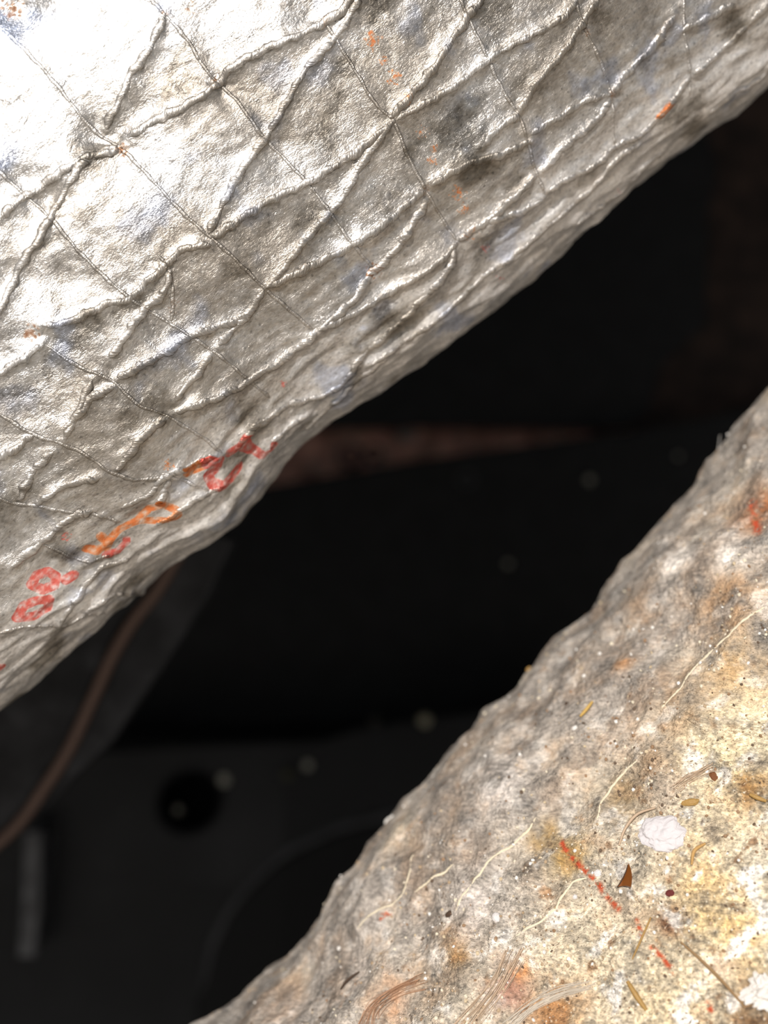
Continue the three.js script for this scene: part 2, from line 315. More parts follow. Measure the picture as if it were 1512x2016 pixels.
// print and rust on the foil, painted in surface millimetres
const FU0 = -140, FU1 = 140, FT0 = -175, FT1 = 30, FW = 2048, FH = 1500;
const foilPaint = document.createElement('canvas'); foilPaint.width = FW; foilPaint.height = FH;
{
  const c = foilPaint.getContext('2d'); c.fillStyle = '#000'; c.fillRect(0, 0, FW, FH); c.lineCap = c.lineJoin = 'round';
  const X = ([u, t]) => [(u - FU0) / (FU1 - FU0) * FW, (t - FT0) / (FT1 - FT0) * FH];
  const stroke = (pts, mm, color) => { c.strokeStyle = color; c.lineWidth = mm * FW / (FU1 - FU0); c.beginPath(); pts.map(([x, y]) => X(foilBody.under(x, y))).forEach(([x, y], i) => i ? c.lineTo(x, y) : c.moveTo(x, y)); c.stroke(); };
  const blot = (px, py, mm, color, n = 1, spread = 0) => { for (let i = 0; i < n * 7; i++) { const a = rnd() * 6.3, q = (spread + 5 * mm) * rnd(), [x, y] = X(foilBody.under(px + q * Math.cos(a), py + q * Math.sin(a))); c.fillStyle = color; c.globalAlpha = between(0.35, 0.9); c.beginPath(); c.ellipse(x, y, mm * between(0.3, 1.2) * 1.5, mm * between(0.3, 1) * 1.5, rnd() * 3, 0, 7); c.fill(); } c.globalAlpha = 1; };
  const R = '#f00', A = '#0f0', B = '#00f';                        // red print, orange print, brown rust
  stroke([[449, 890], [470, 876], [480, 858], [490, 878], [512, 892]], 1.9, R); stroke([[478, 880], [495, 884]], 2.2, R); stroke([[516, 893], [530, 878], [536, 868]], 1.3, R);
  stroke([[368, 930], [400, 912], [412, 906]], 1.9, A); stroke([[404, 909], [432, 905], [424, 922], [408, 934], [416, 950], [436, 952], [452, 940], [470, 918]], 2.2, R);
  stroke([[292, 996], [318, 990], [342, 998], [348, 1010], [326, 1018], [296, 1020], [270, 1020], [286, 1002]], 1.6, A);
  stroke([[270, 1020], [246, 1030], [228, 1040], [214, 1056], [208, 1074]], 1.6, A); stroke([[168, 1076], [190, 1078], [210, 1064], [196, 1050]], 1.9, A); stroke([[204, 1086], [228, 1078], [246, 1062], [246, 1056]], 1.5, R);
  stroke([[62, 1152], [72, 1134], [96, 1126], [110, 1134], [106, 1150], [84, 1160], [62, 1152]], 1.9, R); stroke([[128, 1138], [144, 1128]], 2.0, R);
  stroke([[32, 1214], [46, 1192], [72, 1180], [96, 1176], [92, 1194], [66, 1210], [32, 1214]], 1.9, R); stroke([[-14, 1322], [2, 1314]], 2, R);
  for (const [x, y, m, n, s, col] of [[735, 80, 1.6, 5, 12, A], [757, 120, 1, 3, 6, A], [776, 152, 1.2, 5, 10, A], [800, 195, 0.8, 4, 8, A], [830, 260, 0.7, 4, 14, A], [855, 292, 0.9, 3, 5, A], [852, 318, 0.9, 4, 8, A], [905, 380, 1.1, 7, 14, A], [916, 412, 1, 5, 10, A], [957, 490, 0.9, 3, 6, R], [930, 470, 0.6, 4, 14, A], [1216, 370, 1.3, 2, 4, R], [983, 545, 0.9, 2, 4, R], [130, 1055, 1.5, 3, 4, R], [328, 912, 1.2, 4, 8, A], [62, 656, 1.7, 7, 10, B], [240, 293, 1.2, 9, 8, B], [425, 158, 0.7, 4, 6, B], [370, 18, 0.7, 6, 14, B], [20, 10, 2.2, 5, 16, B], [325, 28, 0.6, 3, 5, B], [738, 535, 1.8, 7, 9, B], [1151, 68, 0.8, 3, 5, B], [1198, 186, 0.9, 4, 5, B], [345, 600, 0.7, 5, 14, B], [640, 45, 0.6, 4, 5, B], [840, 372, 0.6, 4, 6, B], [557, 752, 1, 2, 3, R]]) blot(x, y, m, col, n, s);
  stroke([[1290, 226], [1302, 212], [1312, 200]], 1.2, A);
}
const painted = foilPaint.getContext('2d').getImageData(0, 0, FW, FH).data;
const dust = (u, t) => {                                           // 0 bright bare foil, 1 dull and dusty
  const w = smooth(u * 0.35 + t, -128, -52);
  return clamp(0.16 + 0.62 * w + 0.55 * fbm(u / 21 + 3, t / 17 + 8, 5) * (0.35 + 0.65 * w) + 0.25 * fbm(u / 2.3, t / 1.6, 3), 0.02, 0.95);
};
const overFoil = (t) => { t.wrapS = t.wrapT = THREE.MirroredRepeatWrapping; t.repeat.set(1000 / (FU1 - FU0), 1000 / (FT1 - FT0)); t.offset.set(-FU0 / (FU1 - FU0), -FT0 / (FT1 - FT0)); return t; };
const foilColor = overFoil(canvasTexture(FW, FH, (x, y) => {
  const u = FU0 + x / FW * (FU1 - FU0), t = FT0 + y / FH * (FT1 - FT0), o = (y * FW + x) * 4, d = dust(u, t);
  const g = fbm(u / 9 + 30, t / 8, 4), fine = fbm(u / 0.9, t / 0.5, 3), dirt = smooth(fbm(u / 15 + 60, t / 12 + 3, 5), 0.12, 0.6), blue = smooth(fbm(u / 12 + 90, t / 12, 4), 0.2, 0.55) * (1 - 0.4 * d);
  const pale = smooth(t, -38, -10);  // brown-stained middle darkened and edge lightened in colour, imitating sky light on the edge
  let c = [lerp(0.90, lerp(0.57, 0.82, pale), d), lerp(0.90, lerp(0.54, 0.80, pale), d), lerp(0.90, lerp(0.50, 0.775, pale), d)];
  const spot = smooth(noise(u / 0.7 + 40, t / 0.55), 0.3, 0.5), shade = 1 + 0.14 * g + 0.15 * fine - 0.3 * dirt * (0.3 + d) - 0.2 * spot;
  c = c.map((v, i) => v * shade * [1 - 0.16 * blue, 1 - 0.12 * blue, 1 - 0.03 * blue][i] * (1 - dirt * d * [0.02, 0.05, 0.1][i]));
  const worn = clamp(0.75 + 0.9 * fbm(u / 1.3 + 5, t / 1.1, 3), 0.15, 1);
  if (painted[o] > 8) { const k = painted[o] / 255 * worn * 0.85; c = [lerp(c[0], 0.73, k), lerp(c[1], 0.25, k), lerp(c[2], 0.20, k)]; }
  if (painted[o + 1] > 8) { const k = painted[o + 1] / 255 * worn * 0.9; c = [lerp(c[0], 0.76, k), lerp(c[1], 0.38, k), lerp(c[2], 0.15, k)]; }
  if (painted[o + 2] > 8) { const k = painted[o + 2] / 255 * worn * 0.85; c = [lerp(c[0], 0.45, k), lerp(c[1], 0.27, k), lerp(c[2], 0.15, k)]; }
  return c;
}));
const foilSurface = overFoil(canvasTexture(1024, 750, (x, y) => {  // g roughness, b metalness
  const u = FU0 + x / 1024 * (FU1 - FU0), t = FT0 + y / 750 * (FT1 - FT0), o = (2 * y * FW + 2 * x) * 4, d = dust(u, t), p = Math.max(painted[o], painted[o + 1], painted[o + 2]) / 255;
  return [0, clamp(0.33 + 0.12 * d + 0.13 * fbm(u / 2 + 4, t / 1.6, 4) + 0.3 * p, 0.18, 1), clamp(1.1 - 0.3 * d - 0.35 * smooth(t, -40, -8) - 0.7 * p + 0.2 * fbm(u / 1.8 + 14, t / 1.4, 3), 0, 1)];
}, false));
const crinkle = canvasTexture(1024, 1024, (x, y) => {              // tiles: mix of the noise with itself shifted by a tile
  const f = (X, Y) => { const wx = X + 9 * noise(X / 30, Y / 30), wy = Y + 7 * noise(X / 24 + 9, Y / 24); return 0.42 + 0.20 * fbm((wx + 0.35 * wy) / 30, wy / 12, 3) + 0.15 * ridged((wx + 0.3 * wy) / 17, (wy - 0.2 * wx) / 7, 3) + (noise(X / 9 + 50, Y / 5 + 9) > 0.44 ? 0.16 : 0); };
  const a = x / 1024, b = y / 1024, w = (v) => smooth(v, 0, 0.2);
  const A = lerp(f(x + 1024, y), f(x, y), w(a)), B = lerp(f(x + 1024, y + 1024), f(x, y + 1024), w(a)), v = lerp(B, A, w(b));
  return [v, v, v];
}, false);
crinkle.repeat.set(1000 / 38, 1000 / 38);
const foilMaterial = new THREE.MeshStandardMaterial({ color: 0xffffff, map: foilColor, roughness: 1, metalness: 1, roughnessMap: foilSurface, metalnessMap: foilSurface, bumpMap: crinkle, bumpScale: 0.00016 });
const yarnMaterial = new THREE.MeshStandardMaterial({ color: 0xffffff, map: foilColor, roughness: 0.46, metalness: 0.95, bumpMap: crinkle, bumpScale: 0.0003 });
const blanket = thing('insulation_blanket', 'silver foil faced insulation blanket with raised diamond scrim threads and worn red print', 'insulation');
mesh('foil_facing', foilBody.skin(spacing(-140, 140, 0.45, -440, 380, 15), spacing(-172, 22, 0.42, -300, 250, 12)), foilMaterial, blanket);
for (const l of thickUV) mesh('scrim_thread', yarn(foilBody, l, between(0.5, 0.66), 0.4, 0.12), yarnMaterial, blanket);
for (const l of thinUV) mesh('scrim_thread', yarn(foilBody, l, 0.3, 0.35, 0.1), yarnMaterial, blanket);

// ---------------------------------------------------------------- the dirty wrap, lower right
const wrapBody = new Body({
  origin: at(960, 1410, 0.25), along: V(0.667, 0.745, -0.05), facing: V(-0.1, 0.2, 1), turn: V(-1, 1, 0),
  front: { a: 52, tau: 28, b: 0.3, least: -16 }, back: { tau: 62 },
  edgeLine: [[330, 2060], [410, 2016], [450, 1990], [500, 1960], [550, 1916], [590, 1895], [640, 1820], [670, 1776], [690, 1740], [740, 1680], [780, 1622], [810, 1590], [850, 1532], [900, 1476], [970, 1402], [1040, 1336], [1060, 1318], [1110, 1265], [1160, 1226], [1200, 1180], [1240, 1120], [1280, 1070], [1335, 1010], [1370, 985], [1400, 950], [1420, 905], [1440, 878], [1478, 812], [1512, 784], [1580, 720]],
});
const wrapThick = [
  [[1160, 1728], [1130, 1738], [1112, 1765], [1080, 1805], [1020, 1845]],
  [[1062, 1612], [1046, 1640], [1010, 1672], [975, 1695], [945, 1740], [905, 1800]],
  [[830, 1692], [815, 1740], [790, 1775], [745, 1805], [712, 1835]],
  [[905, 1710], [865, 1735], [825, 1762]],
  [[1520, 1205], [1450, 1260], [1390, 1312], [1345, 1370], [1310, 1405]],
  [[1262, 1505], [1225, 1530], [1195, 1572], [1182, 1620]],
];
const wrapThin = [
  [[1300, 1402], [1345, 1418], [1400, 1445]],
  [[862, 1770], [885, 1835], [915, 1900], [940, 1950]],
  [[1345, 1855], [1400, 1905], [1460, 1975]],
  [[1245, 1880], [1265, 1850], [1285, 1815]],
];
const wrapThickUV = lay(wrapBody, wrapThick), wrapThinUV = lay(wrapBody, wrapThin);
const creases = new Field(-140, 150, -170, 20, 0.3, 7);
for (const l of wrapThickUV) creases.add(resample(l, 0.3), 1);
for (const l of wrapThinUV) creases.add(resample(l, 0.3), 0.6);
const lump = [...wrapBody.under(1305, 1650)];
wrapBody.h = (u, t) => {
  const [d, k] = creases.at(u, t);
  let h = 2.6 * fbm(u / 34, t / 30, 2) + 1.7 * ridged(u / 26 + 4, t / 19, 2) + 1.0 * (1 - 0.55 * smooth(t, -34, -6)) * fbm(u / 10 + 7, t / 8, 3) + 0.3 * (1 - 0.6 * smooth(t, -40, -10)) * fbm(u / 2.4, t / 2.2, 3) + 0.12 * fbm(u / 0.8, t / 0.8, 2);
  h += k * (0.3 * Math.exp(-d * d / 1.2) + 0.5 * Math.exp(-d / 2.4));
  return h * smooth(t, 60, 16);
};
const WU0 = -140, WU1 = 150, WT0 = -160, WT1 = 30;
const overWrap = (t) => { t.wrapS = t.wrapT = THREE.MirroredRepeatWrapping; t.repeat.set(1000 / (WU1 - WU0), 1000 / (WT1 - WT0)); t.offset.set(-WU0 / (WU1 - WU0), -WT0 / (WT1 - WT0)); return t; };
const redMarks = [];
{ const add = (pts, r) => resample(pts.map(([x, y]) => wrapBody.under(x, y)), 0.3).forEach(([u, t]) => redMarks.push([u, t, r]));
  add([[1110, 1662], [1125, 1688], [1160, 1722], [1185, 1750], [1218, 1790]], 0.8); add([[1256, 1815], [1266, 1842]], 0.5); add([[1286, 1868], [1306, 1886], [1330, 1915]], 0.6); add([[1394, 1976], [1400, 1990]], 0.6); add([[755, 1812], [775, 1800]], 0.6); add([[1490, 1000], [1500, 1060]], 1.1); }
const WW = 2048, WH = 1344, redMask = new Float32Array(WW * WH);
for (const [u, t, r] of redMarks) { const x = (u - WU0) / (WU1 - WU0) * WW, y = (t - WT0) / (WT1 - WT0) * WH, q = r * 7; for (let j = -8; j <= 8; j++) for (let i = -8; i <= 8; i++) { const X = Math.round(x) + i, Y = Math.round(y) + j; if (X >= 0 && Y >= 0 && X < WW && Y < WH) redMask[Y * WW + X] = Math.max(redMask[Y * WW + X], Math.exp(-(i * i + j * j) / (q * q) * 2)); } }
// patches of other dirt and fibre, [picture place, radius mm, colour, strength]
const patches = [[1497, 1015, 5, [0.60, 0.36, 0.2], 0.9], [1440, 1190, 7, [0.60, 0.47, 0.34], 0.8], [1455, 1335, 7, [0.66, 0.53, 0.36], 0.8], [1350, 1400, 6, [0.5, 0.41, 0.32], 0.8], [1200, 1290, 7, [0.5, 0.45, 0.4], 0.75], [1270, 1210, 6, [0.52, 0.45, 0.38], 0.7], [1340, 1120, 4, [0.9, 0.87, 0.83], 0.8], [1450, 1110, 4, [0.9, 0.87, 0.83], 0.8], [1390, 1050, 4, [0.8, 0.76, 0.7], 0.7], [1235, 1315, 2, [0.62, 0.42, 0.25], 0.6], [1290, 1520, 6, [0.52, 0.42, 0.32], 0.75], [1230, 1570, 5, [0.5, 0.42, 0.3], 0.7], [1430, 1500, 8, [0.86, 0.79, 0.63], 0.9], [1490, 1430, 7, [0.88, 0.82, 0.68], 0.9], [1400, 1640, 7, [0.85, 0.78, 0.64], 0.8], [1490, 1760, 8, [0.9, 0.87, 0.8], 0.9], [1430, 1840, 8, [0.78, 0.67, 0.46], 0.8], [1120, 1690, 4, [0.56, 0.44, 0.24], 0.8], [1075, 1650, 3, [0.55, 0.42, 0.22], 0.8], [1320, 1815, 2.6, [0.32, 0.18, 0.1], 0.9], [890, 1850, 2.5, [0.6, 0.45, 0.3], 0.7], [915, 1890, 2.5, [0.55, 0.4, 0.22], 0.7], [1010, 1950, 4, [0.55, 0.4, 0.36], 0.8], [1030, 1915, 1.8, [0.7, 0.42, 0.2], 0.8], [1100, 1990, 5, [0.56, 0.36, 0.18], 0.8], [1500, 2000, 6, [0.4, 0.29, 0.18], 0.9], [1310, 1980, 6, [0.86, 0.78, 0.62], 0.7], [850, 1940, 4, [0.6, 0.47, 0.34], 0.6], [770, 1970, 4, [0.68, 0.48, 0.34], 0.6], [905, 1600, 8, [0.5, 0.44, 0.38], 0.6], [840, 1720, 7, [0.52, 0.45, 0.38], 0.6], [1000, 1560, 6, [0.82, 0.79, 0.76], 0.7], [950, 1790, 7, [0.78, 0.74, 0.71], 0.6], [700, 1900, 5, [0.72, 0.67, 0.62], 0.6], [560, 1990, 5, [0.6, 0.5, 0.42], 0.6], [1150, 1870, 7, [0.82, 0.75, 0.63], 0.7], [1390, 1740, 6, [0.75, 0.62, 0.42], 0.6], [1310, 1560, 4, [0.72, 0.66, 0.6], 0.6], [1440, 1010, 5, [0.62, 0.54, 0.45], 0.6], [1105, 1500, 6, [0.66, 0.6, 0.53], 0.5], [1480, 1560, 4, [0.5, 0.33, 0.14], 0.6], [1400, 1900, 4, [0.9, 0.84, 0.75], 0.8], [1240, 1450, 5, [0.68, 0.62, 0.56], 0.5]]
  .map(([x, y, r, c, k]) => [...wrapBody.under(x, y), r, c, k]);
const wrapColor = overWrap(canvasTexture(WW, WH, (x, y) => {
  const u = WU0 + x / WW * (WU1 - WU0), t = WT0 + y / WH * (WT1 - WT0);
  const big = fbm(u / 20 + 11, t / 18, 4), inner = smooth(t + 14 * big, -24, -82) * (1 - 0.6 * smooth(u + 14 * big, 14, 46)), mid = fbm(u / 5 + 2, t / 5, 5), fine = fbm(u / 0.9, t / 0.8 + 4, 3), hair = fbm((u + 0.8 * t) / 0.45 + 8 + mid * 3, (t - 0.6 * u) / 4, 3);
  let c = [lerp(0.625, 0.74, inner), lerp(0.59, 0.695, inner), lerp(0.55, 0.625, inner)];
  const mixTo = (b, k) => { k = clamp(k, 0, 1); c = [c[0] + (b[0] - c[0]) * k, c[1] + (b[1] - c[1]) * k, c[2] + (b[2] - c[2]) * k]; };
  mixTo([0.76, 0.70, 0.58], clamp(inner * 0.8 + 0.7 * big - 0.1, 0, 1) * 0.75);
  mixTo([0.50, 0.42, 0.345], smooth(fbm(u / 13 + 21, t / 9 + 83, 4), -0.05, 0.6) * 0.6 * (1 - 0.5 * inner));
  for (const p of patches) { const s = ((u - p[0]) ** 2 + (t - p[1]) ** 2) / (p[2] * p[2]); if (s < 6) mixTo(p[3], p[4] * Math.exp(-s) * clamp(0.9 + 1.3 * mid, 0.1, 1.3)); }
  mixTo([0.46, 0.38, 0.30], smooth(mid + 0.4 * big, 0.1, 0.75) * (0.38 + 0.24 * inner));
  mixTo([0.86, 0.84, 0.81], smooth(fbm(u / 6 + 70, t / 5 + 3, 6), 0.12, 0.5) * (0.35 + 0.5 * inner));
  mixTo([0.40, 0.28, 0.18], smooth(fbm(u / 3.5 + 7, t / 3 + 43, 5), 0.35, 0.75) * (0.2 + 0.6 * inner));
  mixTo([0.55, 0.36, 0.20], smooth(fbm(u / 6 + 31, t / 5 + 55, 4), 0.42, 0.75) * 0.7 * (0.3 + 0.7 * inner));
  const s = 1 + lerp(0.2, 0.42, inner) * fine + 0.24 * hair + 0.34 * mid + 0.22 * big;
  c = c.map((v) => v * s);
  mixTo([0.20, 0.13, 0.07], smooth(noise(u / 0.55 + 13, t / 0.5 + noise(u, t)), 0.34, 0.48) * (0.06 + 0.75 * inner) * clamp(0.55 + mid, 0, 1));
  mixTo([0.97, 0.93, 0.84], smooth(noise(u / 0.6 + 93, t / 0.55), 0.34, 0.48) * (0.06 + 0.66 * inner));
  const m = redMask[y * WW + x] * clamp(0.55 + 2.2 * fbm(u / 1.4 + 3, t / 1.4, 3), 0, 1);
  if (m > 0.02) mixTo([0.70, 0.25, 0.12], m);
  return c;
}));
const gritty = canvasTexture(1024, 1024, (x, y) => {
  const f = (X, Y) => 0.5 + 0.3 * fbm(X / 22, Y / 22, 5) + 0.2 * noise((X + Y) / 3, (Y - X) / 14) + (noise(X / 7, Y / 7 + 40) > 0.42 ? 0.18 : 0);
  const w = (v) => smooth(v / 1024, 0, 0.2), A = lerp(f(x + 1024, y), f(x, y), w(x)), B = lerp(f(x + 1024, y + 1024), f(x, y + 1024), w(x)), v = lerp(B, A, w(y));
  return [v, v, v];
}, false);
gritty.repeat.set(1000 / 48, 1000 / 48);
const wrapMaterial = new THREE.MeshStandardMaterial({ color: 0xffffff, map: wrapColor, roughness: 0.82, bumpMap: gritty, bumpScale: 0.0009 });
const wrap = thing('insulation_wrap', 'dirty grey and tan insulation wrap caked with grit along the lower right', 'insulation');
mesh('facing', wrapBody.skin(spacing(-135, 145, 0.45, -240, 270, 15), spacing(-150, 22, 0.45, -310, 250, 12), true), wrapMaterial, wrap);
const strawYarn = new THREE.MeshStandardMaterial({ color: 0xd2c5aa, roughness: 0.8, bumpMap: gritty, bumpScale: 0.0002 });
for (const l of wrapThickUV) mesh('scrim_thread', yarn(wrapBody, l, 0.17, 0.8, 0.3), strawYarn, wrap);
for (const l of wrapThinUV) mesh('scrim_thread', yarn(wrapBody, l, 0.22, 0.4, 0.2), wrapMaterial, wrap);
{ // loose grit that nobody could count
  const g = new THREE.IcosahedronGeometry(1, 0), p = g.attributes.position; for (let i = 0; i < p.count; i++) { const k = 0.75 + 0.4 * Math.abs(Math.sin(p.getX(i) * 13 + p.getY(i) * 7)); p.setXYZ(i, p.getX(i) * k, p.getY(i) * k * 0.8, p.getZ(i) * k); } g.computeVertexNormals();
  const N = 16000, grit = new THREE.InstancedMesh(g, new THREE.MeshStandardMaterial({ roughness: 0.75 }), N), m = new THREE.Matrix4(), q = new THREE.Quaternion(), tones = [[0.62, 0.55, 0.42], [0.5, 0.4, 0.26], [0.25, 0.15, 0.08], [0.1, 0.065, 0.04], [0.72, 0.69, 0.64], [0.36, 0.26, 0.16]];
  for (let i = 0; i < N; i++) {
    let u, t; do { u = between(-130, 140); t = between(-145, 0); } while (rnd() > 0.06 + 0.9 * smooth(t, -12, -70) * smooth(fbm(u / 9, t / 9, 2), -0.5, 0.5));
    const r = (0.1 + 0.3 * rnd() ** 3) / 1000; q.setFromEuler(new THREE.Euler(rnd() * 6, rnd() * 6, rnd() * 6));
    grit.setMatrixAt(i, m.compose(wrapBody.point(u, t, r * 300), q, V(r, r * between(0.6, 1.4), r))); grit.setColorAt(i, new THREE.Color().setRGB(...tones[Math.floor(rnd() * 6)]));
  }
  grit.name = 'grit'; grit.userData.kind = 'stuff'; grit.castShadow = grit.receiveShadow = true; wrap.add(grit);
}


// ---------------------------------------------------------------- scraps lying on the dirty wrap
const matte = (hex, rough = 0.8) => new THREE.MeshStandardMaterial({ color: new THREE.Color(hex).multiplyScalar(0.72), roughness: rough });
const straw = matte(0xb08a4a, 0.6), bark = matte(0x4a3524), chalk = matte(0xeae4e0, 0.9), cotton = matte(0xf3eee6, 1), amber = new THREE.MeshPhysicalMaterial({ color: 0x8a4f1a, roughness: 0.4, transmission: 0.35, thickness: 0 }), fibre = matte(0xcdb295, 0.6), paleFibre = matte(0xd8cbb8, 0.5);
const on = (px, py, lift = 0) => { const [u, t] = wrapBody.under(px, py); return wrapBody.point(u, t, lift); };
const normalAt = (px, py) => wrapBody.normal(wrapBody.under(px, py)[1]);
function blob(px, py, w, h, thick, material, name, label, category, group, rough = 0.25, lift = 0) {   // a lumpy crumb pressed onto the wrap, sizes in mm
  const g = new THREE.IcosahedronGeometry(0.5, 12), p = g.attributes.position, o = rnd() * 90;
  for (let i = 0; i < p.count; i++) { const x = p.getX(i), y = p.getY(i), z = p.getZ(i), k = 1 + rough * (fbm(x * 3 + o, y * 3 + z * 2.3 + o, 4)) + rough * 0.5 * noise(x * 9 + z * 5, y * 9 + o); p.setXYZ(i, x * k * w / 1000, y * k * h / 1000, z * k * thick / 1000); }
  g.computeVertexNormals();
  const m = mesh(name, g, material, scene);
  m.position.copy(on(px, py, lift)); m.quaternion.setFromUnitVectors(V(0, 0, 1), normalAt(px, py)); m.rotateZ(rnd() * 0.6);
  return tag(m, label, category, group);
}
function stick(points, r, material, name, label, category, group) {   // a thin splinter or stem along picture places on the wrap
  const path = new THREE.CatmullRomCurve3(points.map(([x, y, l = 0]) => on(x, y, l))), g = new THREE.TubeGeometry(path, 24, r / 1000, 7), p = g.attributes.position, c = V();
  for (let i = 0; i <= 24; i++) { path.getPointAt(i / 24, c); const k = 0.35 + 0.65 * Math.sin(Math.PI * (0.12 + 0.76 * i / 24)) + 0.2 * noise(i * 0.7, r * 50); for (let j = 0; j <= 7; j++) { const n = i * 8 + j; p.setXYZ(n, c.x + (p.getX(n) - c.x) * k, c.y + (p.getY(n) - c.y) * k, c.z + (p.getZ(n) - c.z) * k); } }
  g.computeVertexNormals();
  return tag(mesh(name, g, material, scene), label, category, group);
}
function tuft(points, n, spread, material, label) {                // a wisp of loose fibres
  const gs = [];
  for (let i = 0; i < n; i++) { const a = between(-spread, spread), b = between(-spread, spread); gs.push(tube(points.map(([x, y, l = 0.2], k) => on(x + a * (0.4 + 0.8 * Math.abs(k / (points.length - 1) - 0.5)) + between(-3, 3), y + b * 0.6 + between(-3, 3), l + between(-0.1, 0.7))), between(0.035, 0.075) / 1000, 5, 26)); }
  const m = mesh('fibre_tuft', mergeGeometries(gs), material, scene);
  return tag(m, label, 'fibre tuft');
}
blob(1307, 1645, 8.6, 6.6, 4.0, matte(0xe2dcdc, 0.95), 'plaster_crumb', 'largest rough white crumb on the wrap, beside a curved tan strand', 'crumb', null, 0.22, -0.9);
blob(1512, 1948, 7, 5, 4, cotton, 'cotton_wad', 'fluffy white wad cut by the right edge near the bottom corner', 'fluff', null, 0.7);
blob(1133, 1766, 0.9, 0.8, 0.8, chalk, 'plaster_crumb', 'tiny white crumb just below the red streak and left of the leaf scrap', 'crumb', null);
blob(984, 1810, 1.5, 1.8, 1, chalk, 'plaster_crumb', 'small white crumb alone on the grey felt left of the sunlit grit', 'crumb', null);
blob(1178, 1720, 1.4, 1.3, 1, chalk, 'plaster_crumb', 'small white crumb touching the upper right side of the red streak', 'crumb', null);
blob(668, 1867, 1.0, 0.8, 0.8, cotton, 'plaster_crumb', 'bright white speck near the lower left rim of the wrap', 'crumb', null);
blob(1139, 1440, 1.2, 0.9, 0.8, cotton, 'plaster_crumb', 'white speck below the yellow straw near the rim', 'crumb', null);
blob(773, 1630, 0.9, 2.3, 0.9, cotton, 'thread_stub', 'short white stub standing out from the rim of the wrap', 'thread', null, 0.2, 0.5);
blob(1050, 1326, 1.3, 0.8, 0.9, straw, 'grain', 'small tan grain stuck on the upper rim of the wrap', 'grain', null, 0.3, 0.2);
blob(1118, 1388, 0.8, 0.8, 0.6, bark, 'grain', 'tiny dark round grain on grey felt beside the yellow straw', 'grain', null, 0.2);
blob(1321, 1760, 1.6, 1.1, 0.9, matte(0x6b2420), 'grain', 'dark red grain right of the upright leaf scrap', 'grain', null);
blob(1406, 1530, 1.4, 2.4, 0.8, matte(0x7a4a22), 'bark_flake', 'reddish brown flake on the cream grit near the right edge', 'flake', null);
blob(890, 1802, 2.0, 1.1, 0.8, bark, 'bark_flake', 'dark brown flake at the meeting of two pale threads', 'flake', null);
blob(1362, 1583, 3.4, 1.3, 0.9, straw, 'seed_husk', 'ochre seed husk lying level above the large white crumb', 'husk', null, 0.15);
{ // leaf scrap standing up
  const s = new THREE.Shape(); s.moveTo(0, 0); s.quadraticCurveTo(1.1, 0.5, 2.0, 0.35); s.quadraticCurveTo(2.5, 2.0, 1.55, 3.7); s.quadraticCurveTo(0.9, 1.6, 0, 0);
  const g = new THREE.ExtrudeGeometry(s, { depth: 0.12, bevelEnabled: true, bevelSize: 0.04, bevelThickness: 0.04, bevelSegments: 1, curveSegments: 10 }), p = g.attributes.position;
  for (let i = 0; i < p.count; i++) p.setXYZ(i, p.getX(i) / 1000 * 1.25, p.getY(i) / 1000 * 1.15, (p.getZ(i) + 0.35 * p.getX(i) ** 2) / 1000);
  g.computeVertexNormals();
  const t = thing('leaf_scrap', 'curled brown scrap of dry leaf standing up from the grit', 'leaf'); t.position.copy(on(1222, 1750, 1.3)); t.rotation.set(-0.25, -0.35, -0.1);
  mesh('leaf_blade', g, amber, t);
  mesh('leaf_vein', new THREE.TubeGeometry(new THREE.QuadraticBezierCurve3(V(0, 0, 0.0001), V(0.0014, 0.0018, 0.0009), V(0.0019, 0.0041, 0.0019)), 10, 0.00009, 5), bark, t);
}
stick([[1150, 1418, 0.4], [1160, 1404, 0.7], [1172, 1386, 0.5]], 0.38, matte(0xd2ac5e), 'straw_splinter', 'short yellow straw splinter near the upper rim of the wrap', 'splinter');
stick([[1240, 1932, 0.5], [1256, 1958, 0.7], [1276, 1988, 0.4]], 0.5, straw, 'straw_splinter', 'dull yellow straw splinter near the bottom, between two fibre wisps and a long stem', 'splinter');
stick([[1478, 1568, 0.4], [1492, 1574, 0.6], [1510, 1580, 0.4]], 0.4, straw, 'straw_splinter', 'ochre straw splinter in the grit at the right edge', 'splinter');
stick([[674, 1950, 0.3], [688, 1932, 0.8], [706, 1912, 0.4]], 0.26, bark, 'twig', 'thin dark twig near the bottom rim of the wrap', 'twig');
stick([[1344, 1856, 0.4], [1390, 1896, 0.8], [1430, 1938, 0.8], [1466, 1980, 0.4]], 0.28, matte(0x9a7a52), 'dry_stem', 'long thin dry stem slanting down to the bottom right corner', 'stem');
stick([[1250, 1890, 0.3], [1268, 1850, 0.9], [1286, 1808, 0.4]], 0.2, straw, 'dry_stem', 'thin pale stem rising above the yellow splinter near the bottom', 'stem');
stick([[1226, 1670, 0.4], [1238, 1636, 0.9], [1260, 1608, 1.0], [1296, 1596, 0.5]], 0.28, fibre, 'bent_strand', 'curved tan strand hugging the large white crumb', 'strand');
stick([[1366, 1706, 0.4], [1372, 1680, 0.9], [1392, 1664, 0.4]], 0.32, matte(0xcda263), 'bent_strand', 'short forked looking tan strand right of the large white crumb', 'strand');
stick([[1404, 905, 0], [1416, 896, 1.0], [1424, 888, 2.4]], 0.09, cotton, 'whisker', 'fine pale whisker sticking out of the upper rim of the wrap', 'whisker');
tuft([[925, 2030], [960, 1985], [995, 1935], [1022, 1884]], 26, 26, fibre, 'tan wisp of fibres fanning up from the bottom edge, left of the brown patch');
tuft([[1010, 2025], [1050, 1985], [1100, 1958], [1160, 1942]], 26, 20, paleFibre, 'pale wisp of fibres curving level over the brown patch');
